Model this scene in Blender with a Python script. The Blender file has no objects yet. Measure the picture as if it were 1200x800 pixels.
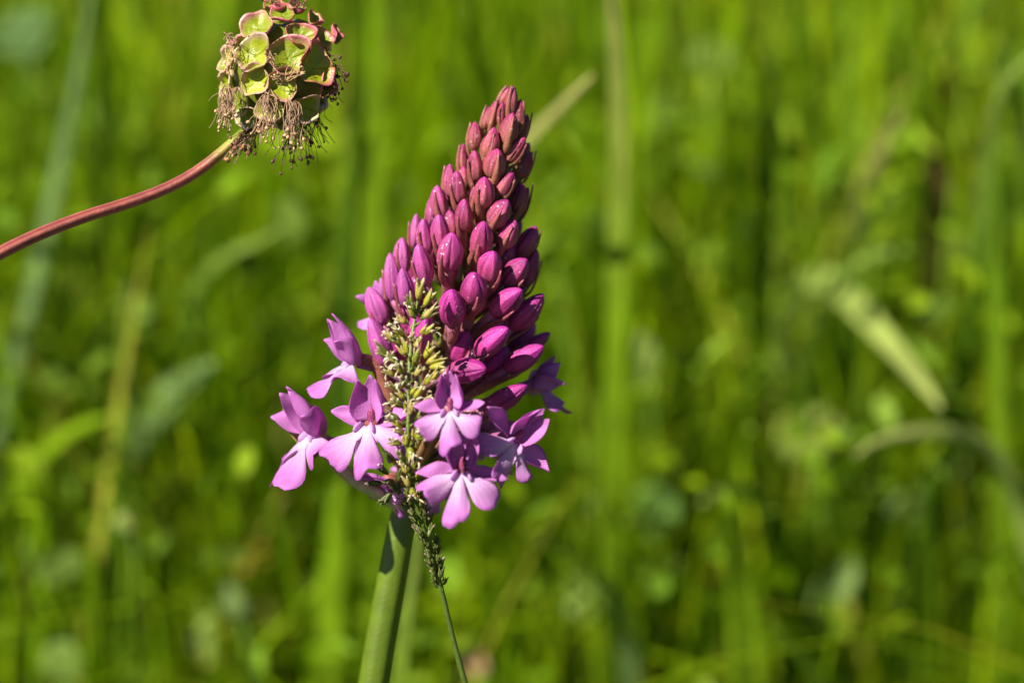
import bpy, math, random
import numpy as np
from mathutils import Vector, Matrix

random.seed(7)
rng = np.random.default_rng(11)
sc = bpy.context.scene
U = 0.01                                   # everything below is written in centimetres

# ------------------------------------------------------------------ camera
PITCH = math.radians(20.0)
D = 33.333                                 # cm from lens to the plane of focus
HF = 24.0                                  # height of the picture centre in that plane
FWD = Vector((0, math.cos(PITCH), -math.sin(PITCH)))
UPV = Vector((0, math.sin(PITCH), math.cos(PITCH)))
RGT = Vector((1, 0, 0))
FOC = Vector((0, 0, HF))
EYE = FOC - FWD * D
cam_d = bpy.data.cameras.new("camera")
cam = bpy.data.objects.new("camera", cam_d)
sc.collection.objects.link(cam)
sc.camera = cam
cam.location = EYE * U
cam.rotation_euler = (math.pi / 2 - PITCH, 0, 0)
cam_d.lens = 100.0
cam_d.sensor_width = 36.0
cam_d.clip_start = 0.005
cam_d.clip_end = 2000.0
cam_d.dof.use_dof = True
cam_d.dof.focus_distance = (D - 0.55) * U
cam_d.dof.aperture_fstop = 11.5
cam_d.dof.aperture_blades = 9

# ------------------------------------------------------------------ light
SUN = Vector((-0.57, -0.40, 0.73)).normalized()
EL = math.asin(SUN.z)
world = bpy.data.worlds.new("World")
sc.world = world
world.use_nodes = True
wn = world.node_tree
sky = wn.nodes.new("ShaderNodeTexSky")
sky.sky_type = 'NISHITA'
sky.sun_disc = False
sky.air_density = 0.5
sky.dust_density = 0.3
sky.sun_elevation = EL
sky.sun_rotation = math.atan2(SUN.x, SUN.y)
bg = wn.nodes["Background"]
bg.inputs[1].default_value = 0.05
wn.links.new(sky.outputs[0], bg.inputs[0])
sun_d = bpy.data.lights.new("sun", 'SUN')
sun_d.energy = 5.0
sun_d.angle = math.radians(0.53)
sun_d.color = (1.0, 0.955, 0.88)
sun = bpy.data.objects.new("sun", sun_d)
sc.collection.objects.link(sun)
sun.rotation_euler = SUN.to_track_quat('Z', 'Y').to_euler()
sun.location = (-1.0, -0.8, 1.8)

sc.view_settings.view_transform = 'Standard'
sc.view_settings.look = 'None'
sc.view_settings.gamma = 1.0
sc.view_settings.exposure = 1.05
sc.cycles.use_denoising = True
sc.cycles.max_bounces = 8
sc.cycles.diffuse_bounces = 4
sc.cycles.transmission_bounces = 6


# ------------------------------------------------------------------ helpers
def C(px, py, z=0.0):
    """Point (cm, world) seen at photo pixel px,py; z = cm in front of the focal plane."""
    k = (D - z) / D
    return FOC + RGT * ((px - 600) / 100 * k) + UPV * ((400 - py) / 100 * k) - FWD * z


def cv(x, y, z):
    """Direction given as right / up / towards the lens."""
    return (RGT * x + UPV * y - FWD * z).normalized()


def lerp(a, b, t):
    return tuple(x + (y - x) * t for x, y in zip(a, b))


def ramp(stops, t):
    for (t0, v0), (t1, v1) in zip(stops, stops[1:]):
        if t <= t1:
            f = (t - t0) / (t1 - t0) if t1 > t0 else 0
            return lerp(v0, v1, f) if isinstance(v0, tuple) else v0 + (v1 - v0) * f
    return stops[-1][1]


def spline(pts, n):
    """Smooth curve through vectors (chord-length Catmull-Rom), n samples evenly along it."""
    P = [Vector(p) for p in pts]
    u = [0.0]
    for a, b in zip(P, P[1:]):
        u.append(u[-1] + max((b - a).length, 1e-6))
    m = len(P)
    tan = []
    for i in range(m):
        if i == 0:
            tan.append((P[1] - P[0]) / (u[1] - u[0]))
        elif i == m - 1:
            tan.append((P[-1] - P[-2]) / (u[-1] - u[-2]))
        else:
            h0, h1 = u[i] - u[i - 1], u[i + 1] - u[i]
            tan.append(((P[i] - P[i - 1]) / h0 * h1 + (P[i + 1] - P[i]) / h1 * h0) / (h0 + h1))
    out, k = [], 0
    for i in range(n):
        s = u[-1] * i / (n - 1)
        while k < m - 2 and s > u[k + 1]:
            k += 1
        h = u[k + 1] - u[k]
        t = (s - u[k]) / h
        out.append(P[k] * (2 * t ** 3 - 3 * t * t + 1) + tan[k] * (h * (t ** 3 - 2 * t * t + t)) + P[k + 1] * (3 * t * t - 2 * t ** 3) + tan[k + 1] * (h * (t ** 3 - t * t)))
    return out


class MB:
    """Collects faces (cm, world space) and links them as ONE mesh object."""

    def __init__(s):
        s.v, s.f, s.c = [], [], []

    def vert(s, p, c):
        s.v.append(tuple(p)); s.c.append((c[0], c[1], c[2], 1.0))
        return len(s.v) - 1

    def tube(s, pts, rad, col, n=8, start=None, cap=True, ribs=0.0, nrib=5):
        """rad and col are functions of t (0..1); start = index of a vertex the tube grows from."""
        m = len(pts)
        ref = Vector((0.31, 0.2, 0.93))
        prev = None
        for i, p in enumerate(pts):
            t = i / (m - 1)
            tg = (pts[min(i + 1, m - 1)] - pts[max(i - 1, 0)])
            tg = tg.normalized() if tg.length > 1e-9 else Vector((0, 0, 1))
            if abs(tg.dot(ref)) > 0.95:
                ref = Vector((0.9, -0.3, 0.1))
            a = tg.cross(ref).normalized(); b = a.cross(tg).normalized()
            ref = b
            if i == 0 and start is not None:
                prev = start
                continue
            r = rad(t)
            ring = []
            for k in range(n):
                th = 2 * math.pi * k / n
                rr = r * (1 + ribs * math.cos(th * nrib))
                cc = col(t, k / n) if col.__code__.co_argcount > 1 else col(t)
                ring.append(s.vert(p + (a * math.cos(th) + b * math.sin(th)) * rr, cc))
            if prev is None:
                if cap:
                    s.f.append(tuple(reversed(ring)))
            elif isinstance(prev, int):
                for k in range(n):
                    s.f.append((prev, ring[(k + 1) % n], ring[k]))
            else:
                for k in range(n):
                    s.f.append((prev[k], prev[(k + 1) % n], ring[(k + 1) % n], ring[k]))
            prev = ring
        if cap and isinstance(prev, list):
            cc = col(1.0, 0.0) if col.__code__.co_argcount > 1 else col(1.0)
            e = s.vert(pts[-1] + tg * rad(1.0) * 0.6, cc)
            for k in range(n):
                s.f.append((prev[k], prev[(k + 1) % n], e))

    def sheet(s, top, bot, cols):
        """Closed thin solid from two equal grids of points (rows x columns)."""
        R, K = len(top), len(top[0])
        a = [[s.vert(top[i][j], cols[i][j]) for j in range(K)] for i in range(R)]
        b = [[s.vert(bot[i][j], cols[i][j]) for j in range(K)] for i in range(R)]
        for i in range(R - 1):
            for j in range(K - 1):
                s.f.append((a[i][j], a[i][j + 1], a[i + 1][j + 1], a[i + 1][j]))
                s.f.append((b[i][j], b[i + 1][j], b[i + 1][j + 1], b[i][j + 1]))
            s.f.append((a[i][0], a[i + 1][0], b[i + 1][0], b[i][0]))
            s.f.append((a[i][K - 1], b[i][K - 1], b[i + 1][K - 1], a[i + 1][K - 1]))
        for j in range(K - 1):
            s.f.append((a[0][j], b[0][j], b[0][j + 1], a[0][j + 1]))
            s.f.append((a[R - 1][j], a[R - 1][j + 1], b[R - 1][j + 1], b[R - 1][j]))
        return a, b

    def ribbon(s, pts, width, nrm, col, cup=0.0, thick=0.02, nv=7, wave=0.0, keel=0.0, start=None):
        """Leaf or petal along a spine: width(t) = half width, cup bends the margins along the normal."""
        m = len(pts)
        top, bot, cols = [], [], []
        ph = random.uniform(0, 6.28)
        for i, p in enumerate(pts):
            t = i / (m - 1)
            tg = (pts[min(i + 1, m - 1)] - pts[max(i - 1, 0)]).normalized()
            n0 = nrm(t) if callable(nrm) else nrm
            sd = tg.cross(n0).normalized()
            n = sd.cross(tg).normalized()
            w = max(width(t), 1e-4)
            cu = cup(t) if callable(cup) else cup
            rt, rb, rc = [], [], []
            for j in range(nv):
                x = -1 + 2 * j / (nv - 1)
                ang = x * cu
                if abs(cu) > 1e-3:
                    off = sd * (w * math.sin(ang) / abs(cu) * (1 if cu > 0 else -1)) + n * (w * (1 - math.cos(ang)) / cu)
                else:
                    off = sd * (w * x)
                off = off + n * (wave * w * math.sin(ph + 5 * t + 2.3 * x) - keel * w * (1 - abs(x)))
                th = thick * (1 - 0.85 * abs(x) ** 3)
                q = p + off
                rt.append(q + n * th * 0.5); rb.append(q - n * th * 0.5)
                rc.append(col(t, x))
            top.append(rt); bot.append(rb); cols.append(rc)
        a, b = s.sheet(top, bot, cols)
        if start is not None:                      # grow out of a shared vertex
            K = nv
            for j in range(K - 1):
                s.f.append((start, a[0][j], a[0][j + 1]))
                s.f.append((start, b[0][j + 1], b[0][j]))

    def ellipsoid(s, c, ax, n=10, m=7, col=None, bumpy=0.0):
        X, Y, Z = ax
        rows = []
        for i in range(1, m):
            ph = math.pi * i / m
            row = []
            for k in range(n):
                th = 2 * math.pi * k / n
                r = 1 + bumpy * random.uniform(-1, 1)
                row.append(s.vert(c + (X * math.sin(ph) * math.cos(th) + Y * math.sin(ph) * math.sin(th) + Z * math.cos(ph)) * r, col(i / m)))
            rows.append(row)
        tpv = s.vert(c + Z, col(0)); btv = s.vert(c - Z, col(1))
        for k in range(n):
            k2 = (k + 1) % n
            s.f.append((tpv, rows[0][k], rows[0][k2]))
            s.f.append((btv, rows[-1][k2], rows[-1][k]))
            for i in range(m - 2):
                s.f.append((rows[i][k], rows[i + 1][k], rows[i + 1][k2], rows[i][k2]))

    def build(s, name, mat, parent=None, origin=None):
        o0 = BASE[parent.name] if parent is not None else (origin or Vector((0, 0, 0)))
        me = bpy.data.meshes.new(name)
        me.from_pydata([((x - o0.x) * U, (y - o0.y) * U, (z - o0.z) * U) for x, y, z in s.v], [], s.f)
        at = me.color_attributes.new("Col", 'FLOAT_COLOR', 'POINT')
        at.data.foreach_set("color", np.array(s.c, dtype=np.float32).ravel())
        me.polygons.foreach_set("use_smooth", [True] * len(me.polygons))
        me.materials.append(mat)
        me.update()
        o = bpy.data.objects.new(name, me)
        sc.collection.objects.link(o)
        if parent is not None:
            o.parent = parent
        else:
            o.location = o0 * U
        BASE[o.name] = o0
        return o


BASE = {}


def thing(name, loc, label, cat, group=None):
    o = bpy.data.objects.new(name, None)
    sc.collection.objects.link(o)
    o.empty_display_size = 0.01
    o.location = loc * U
    BASE[o.name] = loc.copy()
    tag(o, label, cat, group)
    return o


def tag(o, label, cat, group=None, kind=None):
    o["label"] = label
    o["category"] = cat
    if group:
        o["group"] = group
    if kind:
        o["kind"] = kind


# ------------------------------------------------------------------ materials
def plant_mat(name, rough=0.45, trans=0.3, spec=0.5, mott=0.25, mscale=900, bump=0.0, bscale=5000, glint=0.0, tr_tint=(1, 1, 1), streak=None, sss=0.0):
    m = bpy.data.materials.new(name)
    m.use_nodes = True
    nt = m.node_tree
    N, L = nt.nodes, nt.links
    out = N["Material Output"]; P = N["Principled BSDF"]
    at = N.new("ShaderNodeAttribute"); at.attribute_name = "Col"
    tc = N.new("ShaderNodeTexCoord")
    nz = N.new("ShaderNodeTexNoise"); nz.inputs["Scale"].default_value = mscale; nz.inputs["Detail"].default_value = 3
    vec = tc.outputs["Object"]
    if streak:
        mp = N.new("ShaderNodeMapping"); mp.inputs["Scale"].default_value = streak
        L.new(vec, mp.inputs[0]); L.new(mp.outputs[0], nz.inputs["Vector"])
    else:
        L.new(vec, nz.inputs["Vector"])
    mr = N.new("ShaderNodeMapRange")
    mr.inputs[1].default_value = 0.25; mr.inputs[2].default_value = 0.75
    mr.inputs[3].default_value = 1 - mott; mr.inputs[4].default_value = 1 + mott
    L.new(nz.outputs[0], mr.inputs[0])
    mx = N.new("ShaderNodeMix"); mx.data_type = 'RGBA'; mx.blend_type = 'MULTIPLY'; mx.inputs[0].default_value = 1.0
    L.new(at.outputs["Color"], mx.inputs[6]); L.new(mr.outputs[0], mx.inputs[7])
    col = mx.outputs[2]
    if glint > 0:  # glints of tiny papillae, painted as pale dots into the base colour
        vo = N.new("ShaderNodeTexVoronoi"); vo.inputs["Scale"].default_value = 1500
        L.new(vec, vo.inputs["Vector"])
        r2 = N.new("ShaderNodeMapRange")
        r2.inputs[1].default_value = 0.22; r2.inputs[2].default_value = 0.10
        r2.inputs[3].default_value = 0.0; r2.inputs[4].default_value = glint
        L.new(vo.outputs["Distance"], r2.inputs[0])
        n2 = N.new("ShaderNodeTexNoise"); n2.inputs["Scale"].default_value = 500
        L.new(vec, n2.inputs["Vector"])
        r3 = N.new("ShaderNodeMapRange"); r3.inputs[1].default_value = 0.48; r3.inputs[2].default_value = 0.62
        L.new(n2.outputs[0], r3.inputs[0])
        mu = N.new("ShaderNodeMath"); mu.operation = 'MULTIPLY'
        L.new(r2.outputs[0], mu.inputs[0]); L.new(r3.outputs[0], mu.inputs[1])
        m2 = N.new("ShaderNodeMix"); m2.data_type = 'RGBA'
        L.new(mu.outputs[0], m2.inputs[0]); L.new(col, m2.inputs[6]); m2.inputs[7].default_value = (0.95, 0.72, 0.72, 1)
        col = m2.outputs[2]
    L.new(col, P.inputs["Base Color"])
    P.inputs["Roughness"].default_value = rough
    P.inputs["Specular IOR Level"].default_value = spec
    if sss > 0:
        P.inputs["Subsurface Weight"].default_value = sss
        P.inputs["Subsurface Radius"].default_value = (1.0, 0.35, 0.6)
        P.inputs["Subsurface Scale"].default_value = 0.0008
    if bump > 0:
        nb = N.new("ShaderNodeTexNoise"); nb.inputs["Scale"].default_value = bscale; nb.inputs["Detail"].default_value = 2
        L.new(vec, nb.inputs["Vector"])
        bp = N.new("ShaderNodeBump"); bp.inputs["Strength"].default_value = bump; bp.inputs["Distance"].default_value = 0.0002
        L.new(nb.outputs[0], bp.inputs["Height"]); L.new(bp.outputs[0], P.inputs["Normal"])
    if trans > 0:
        tr = N.new("ShaderNodeBsdfTranslucent")
        m3 = N.new("ShaderNodeMix"); m3.data_type = 'RGBA'; m3.blend_type = 'MULTIPLY'; m3.inputs[0].default_value = 1.0
        L.new(col, m3.inputs[6]); m3.inputs[7].default_value = (*tr_tint, 1)
        L.new(m3.outputs[2], tr.inputs[0])
        ms = N.new("ShaderNodeMixShader"); ms.inputs[0].default_value = trans
        L.new(P.outputs[0], ms.inputs[1]); L.new(tr.outputs[0], ms.inputs[2])
        L.new(ms.outputs[0], out.inputs[0])
    return m


M_BUD = plant_mat("bud_skin", rough=0.32, trans=0.0, spec=0.36, mott=0.36, mscale=420, bump=0.6, bscale=7500, glint=0.75, sss=0.05)
M_BRACT = plant_mat("bract_skin", rough=0.42, trans=0.12, mott=0.3, mscale=900, bump=0.4, bscale=4000, glint=0.5)
M_PETAL = plant_mat("petal", rough=0.5, trans=0.45, spec=0.4, mott=0.10, mscale=700, bump=0.45, bscale=5500, glint=0.15, tr_tint=(1.1, 0.8, 1.1))
M_STALK = plant_mat("green_stalk", rough=0.45, trans=0.0, mott=0.2, mscale=400, bump=0.3, bscale=2500, sss=0.05)
M_GLUME = plant_mat("spikelet_scale", rough=0.45, trans=0.30, mott=0.25, mscale=1500, bump=0.3)
M_ANTHER = plant_mat("anther", rough=0.6, trans=0.25, mott=0.25, mscale=2500, bump=0.4)
M_CALYX = plant_mat("calyx", rough=0.42, trans=0.28, mott=0.22, mscale=450, bump=0.5, bscale=2500, tr_tint=(1.1, 1.1, 0.6))
M_REDSTEM = plant_mat("burnet_stem_skin", rough=0.42, trans=0.0, mott=0.28, mscale=1, bump=0.3, bscale=2500, streak=(500, 900, 900))
M_DRY = plant_mat("dry_stamen", rough=0.7, trans=0.15, mott=0.35, mscale=1500)
M_GRASS = plant_mat("grass_blade", rough=0.45, trans=0.45, spec=0.16, mott=0.25, mscale=120, tr_tint=(1.2, 1.2, 0.35))
M_LEAF = plant_mat("meadow_leaf", rough=0.55, trans=0.38, spec=0.14, mott=0.3, mscale=150, tr_tint=(1.2, 1.2, 0.35))


def soil_mat():
    m = bpy.data.materials.new("soil")
    m.use_nodes = True
    nt = m.node_tree
    P = nt.nodes["Principled BSDF"]
    nz = nt.nodes.new("ShaderNodeTexNoise"); nz.inputs["Scale"].default_value = 14; nz.inputs["Detail"].default_value = 8
    cr = nt.nodes.new("ShaderNodeValToRGB")
    cr.color_ramp.elements[0].position = 0.35; cr.color_ramp.elements[0].color = (0.035, 0.030, 0.012, 1)
    cr.color_ramp.elements[1].position = 0.65; cr.color_ramp.elements[1].color = (0.05, 0.085, 0.018, 1)
    tc = nt.nodes.new("ShaderNodeTexCoord")
    nt.links.new(tc.outputs["Object"], nz.inputs["Vector"])
    nt.links.new(nz.outputs[0], cr.inputs[0]); nt.links.new(cr.outputs[0], P.inputs["Base Color"])
    P.inputs["Roughness"].default_value = 0.95
    bp = nt.nodes.new("ShaderNodeBump"); bp.inputs["Strength"].default_value = 0.6; bp.inputs["Distance"].default_value = 0.02
    nt.links.new(nz.outputs[0], bp.inputs["Height"]); nt.links.new(bp.outputs[0], P.inputs["Normal"])
    return m


# ------------------------------------------------------------------ ground and meadow
def make_ground():
    rad = [0, 0.3, 0.7, 1.2, 2, 3.5, 6, 12, 30, 90, 300]
    vs, fs = [(0, 0, 0)], []
    n = 48
    for r in rad[1:]:
        for k in range(n):
            a = 2 * math.pi * k / n
            vs.append((r * math.cos(a), r * math.sin(a), random.uniform(-0.004, 0.004) * min(r, 3)))
    for k in range(n):
        fs.append((0, 1 + k, 1 + (k + 1) % n))
        for i in range(len(rad) - 2):
            a = 1 + i * n
            fs.append((a + k, a + n + k, a + n + (k + 1) % n, a + (k + 1) % n))
    me = bpy.data.meshes.new("ground")
    me.from_pydata(vs, [], fs)
    me.materials.append(soil_mat())
    o = bpy.data.objects.new("ground", me)
    o["kind"] = "structure"
    sc.collection.objects.link(o)


make_ground()

GREENS = np.array([
    (0.130, 0.200, 0.006), (0.095, 0.165, 0.006), (0.165, 0.230, 0.008), (0.070, 0.125, 0.006),
    (0.110, 0.180, 0.035), (0.200, 0.250, 0.015), (0.330, 0.310, 0.100), (0.240, 0.150, 0.050)])
GWT = np.array([0.27, 0.21, 0.20, 0.12, 0.08, 0.08, 0.037, 0.003])


def mesh_np(name, V, F, Cc, mat, smooth=True):
    me = bpy.data.meshes.new(name)
    nv, nf, k = len(V), len(F), F.shape[1]
    me.vertices.add(nv); me.vertices.foreach_set("co", (V * U).astype(np.float32).ravel())
    me.loops.add(nf * k); me.loops.foreach_set("vertex_index", F.astype(np.int32).ravel())
    me.polygons.add(nf)
    me.polygons.foreach_set("loop_start", np.arange(0, nf * k, k, dtype=np.int32))
    me.polygons.foreach_set("use_smooth", np.ones(nf, dtype=bool))
    at = me.color_attributes.new("Col", 'FLOAT_COLOR', 'POINT')
    at.data.foreach_set("color", np.concatenate([Cc, np.ones((nv, 1))], 1).astype(np.float32).ravel())
    me.materials.append(mat)
    me.update(calc_edges=True)
    o = bpy.data.objects.new(name, me)
    sc.collection.objects.link(o)
    return o


def blades(x, y, h, w, lean, seg=7):
    """Curved grass blades with a folded midrib: arrays in cm."""
    n = len(x)
    az = rng.uniform(0, 2 * np.pi, n)
    wa = rng.uniform(0, 2 * np.pi, n)
    col = GREENS[rng.choice(len(GREENS), n, p=GWT)] * rng.uniform(0.40, 2.35, (n, 1)) * np.array([0.98, 1.01, 0.35])
    V = np.zeros((n, seg + 1, 3, 3)); Cc = np.zeros((n, seg + 1, 3, 3))
    for i in range(seg + 1):
        t = i / seg
        off = lean * h * t ** 1.9
        cx = x + np.cos(az) * off; cy = y + np.sin(az) * off
        cz = h * (t - 0.28 * np.minimum(lean, 1.3) * t ** 2.6)
        ww = w * (0.75 + 0.5 * t - 1.25 * t ** 3.2) + 0.01
        tw = wa + 0.9 * t
        dx, dy = np.cos(tw) * ww, np.sin(tw) * ww
        V[:, i, 0] = np.stack([cx - dx, cy - dy, cz], 1)
        V[:, i, 1] = np.stack([cx - dy * 0.3, cy + dx * 0.3, cz], 1)
        V[:, i, 2] = np.stack([cx + dx, cy + dy, cz], 1)
        Cc[:, i, :] = (col * (0.9 + 0.2 * t))[:, None, :]
    base = (np.arange(n) * (seg + 1) * 3)[:, None, None]
    q = []
    for i in range(seg):
        for j in range(2):
            a = i * 3 + j
            q.append((a, a + 1, a + 4, a + 3))
    F = (base + np.array(q)[None]).reshape(-1, 4)
    return V.reshape(-1, 3), F, Cc.reshape(-1, 3)


def clear_of_subject(x, y):
    return ~((np.abs(x) < 9) & (y > -8) & (y < 10))


def scatter(n, x0, x1, y0, y1):
    return rng.uniform(x0, x1, n), rng.uniform(y0, y1, n)


def field(specs):
    parts = []
    off = 0
    for (n, xr, yr, hr, wr, lr) in specs:
        x, y = scatter(n, *xr, *yr)
        k = clear_of_subject(x, y)
        x, y = x[k], y[k]
        m = len(x)
        V, F, Cc = blades(x, y, rng.uniform(*hr, m), rng.uniform(*wr, m), rng.gamma(1.6, lr, m).clip(0.02, 1.4))
        parts.append((V, F + off, Cc)); off += len(V)
    return [np.concatenate(a) for a in zip(*parts)]


V, F, Cc = field([
    # count, x range, y range, heights, half widths, lean      (y counts back from the orchid)
    (5000, (-60, 60), (-55, 12), (5, 14), (0.10, 0.22), 0.25),
    (200, (-13, 13), (12, 16), (9, 21), (0.05, 0.15), 0.16),
    (1500, (-20, 20), (14, 24), (8, 23), (0.035, 0.14), 0.30),
    (300, (-19, 19), (17, 27), (19, 30), (0.05, 0.16), 0.14),
    (800, (-28, 28), (26, 45), (20, 33), (0.07, 0.20), 0.12),
    (1800, (-28, 28), (22, 36), (9, 24), (0.08, 0.22), 0.36),
    (2400, (-40, 40), (34, 62), (10, 25), (0.10, 0.26), 0.38),
    (6000, (-75, 75), (60, 130), (10, 26), (0.12, 0.30), 0.38),
    (9000, (-160, 160), (130, 300), (12, 30), (0.18, 0.40), 0.34),
    (9000, (-420, 420), (300, 800), (18, 38), (0.30, 0.60), 0.22),
    (2500, (-75, -28), (-40, 60), (12, 26), (0.10, 0.24), 0.2),
    (2500, (28, 75), (-40, 60), (12, 26), (0.10, 0.24), 0.2),
])
g = mesh_np("meadow_grass", V, F, Cc, M_GRASS)
tag(g, "blurred mass of green meadow grass filling the background", "grass", kind="stuff")


def leaflets(n, xr, yr, zr, rr, tilt):
    x, y = scatter(n, *xr, *yr)
    k = clear_of_subject(x, y)
    x, y = x[k], y[k]; n = len(x)
    z = rng.uniform(*zr, n); r = rng.uniform(*rr, n)
    az = rng.uniform(0, 2 * np.pi, n); el = rng.gamma(2, tilt, n).clip(0, 1.5)
    nn = np.stack([np.sin(el) * np.cos(az), np.sin(el) * np.sin(az), np.cos(el)], 1)
    a = np.cross(nn, np.array([0.13, 0.2, 0.97])); a /= np.linalg.norm(a, axis=1, keepdims=True) + 1e-9
    b = np.cross(nn, a)
    ro = rng.uniform(0, 2 * np.pi, n)
    a, b = a * np.cos(ro)[:, None] + b * np.sin(ro)[:, None], b * np.cos(ro)[:, None] - a * np.sin(ro)[:, None]
    pal = np.array([(0.13, 0.22, 0.012), (0.18, 0.26, 0.012), (0.095, 0.17, 0.02), (0.16, 0.24, 0.05), (0.08, 0.13, 0.01)])
    col = pal[rng.choice(5, n, p=[.3, .3, .15, .12, .13])] * rng.uniform(0.45, 1.7, (n, 1)) * np.array([0.98, 1.0, 0.5])
    m = 8
    V = np.zeros((n, m + 1, 3)); c0 = np.stack([x, y, z], 1)
    V[:, 0] = c0
    asp = rng.uniform(0.22, 0.7, n)[:, None]
    for i in range(m):
        th = 2 * np.pi * i / m
        rad = (r * (1.0 - 0.12 * (i == 0)))[:, None]
        V[:, 1 + i] = c0 + a * np.cos(th) * rad + b * np.sin(th) * rad * asp + nn * rad * 0.22 * abs(np.sin(th))
    fs = np.array([(0, 1 + i, 1 + (i + 1) % m) for i in range(m)])
    F = ((np.arange(n) * (m + 1))[:, None, None] + fs[None]).reshape(-1, 3)
    return V.reshape(-1, 3), F, np.repeat(col, m + 1, 0)


parts, off = [], 0
for sp in [(1500, (-60, 60), (-50, 14), (1, 7), (0.5, 0.9), 0.25),
           (500, (-13, 13), (11, 15), (3, 18), (0.10, 0.35), 0.45),
           (3600, (-20, 20), (14, 26), (4, 21), (0.12, 0.50), 0.45),
           (3000, (-30, 30), (24, 42), (3, 21), (0.2, 0.7), 0.40),
           (3500, (-55, 55), (38, 90), (3, 22), (0.3, 1.0), 0.40),
           (3500, (-110, 110), (90, 200), (4, 20), (0.7, 1.6), 0.32)]:
    V, F, Cc = leaflets(*sp)
    parts.append((V, F + off, Cc)); off += len(V)
V, F, Cc = [np.concatenate(a) for a in zip(*parts)]
g = mesh_np("meadow_leaves", V, F, Cc, M_LEAF)
tag(g, "low green clover-like leaves between the blurred grass", "leaves", kind="stuff")

# --- blades, stalks and leaves of the background that can be told apart
PALE = (0.31, 0.40, 0.08); YG = (0.215, 0.34, 0.010); MID = (0.12, 0.23, 0.010)
GREY = (0.20, 0.30, 0.09); STRAW = (0.48, 0.42, 0.16); BROWN = (0.22, 0.16, 0.05); DEEP = (0.07, 0.14, 0.01)


def bg_blade(name, cat, label, path, z, wpx, c0, c1=None, group="blurred blades behind the orchid", zt=None, root=True):
    """path: photo points from the tip down; z: cm behind focus (negative); continues to the ground."""
    c1 = c1 or c0
    z, zt = z if isinstance(z, tuple) else (z * 1.45, z * 1.12)                               # the tip hangs towards the lens, the foot stands farther back
    m = len(path)
    pts = [C(px, py, zt + (z - zt) * i / (m - 1)) for i, (px, py) in enumerate(path)]
    vis = len(pts)
    if root:
        d = (pts[-1] - pts[-2]); d.z = 0
        last = pts[-1]
        d = d.normalized() * min(d.length, 1.0) if d.length > 1e-6 else d
        if last.z > 1:
            e = (pts[-1] - pts[-2]).normalized()
            e = (e + Vector((0, 0.5, -0.6))).normalized()
            drop = last.z * 0.5 / max(0.35, -e.z)
            mid = last + e * drop
            pts.append(mid)
            e = (e + Vector((0, 0.0, -1.2))).normalized()
            pts.append(mid + e * ((mid.z + 0.2) / max(0.35, -e.z)))
    sp = spline(pts, 40)
    hw = wpx / 200 * (D - zt * 1.2) / D
    mb = MB()
    mb.ribbon(sp, lambda t: hw * min(1.0, 0.12 + (t * 5) ** 0.7) * (1 - 0.35 * max(0, t - 0.5)), (SUN * 0.45 - FWD).normalized(),
              lambda t, x: lerp(c0, c1, min(1, t * 4.5)), cup=0.45, thick=0.03, nv=5, wave=0.14)
    o = mb.build(name, M_GRASS, origin=Vector((pts[-1].x, pts[-1].y, 0)))
    tag(o, label, cat, group)
    return o


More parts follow.
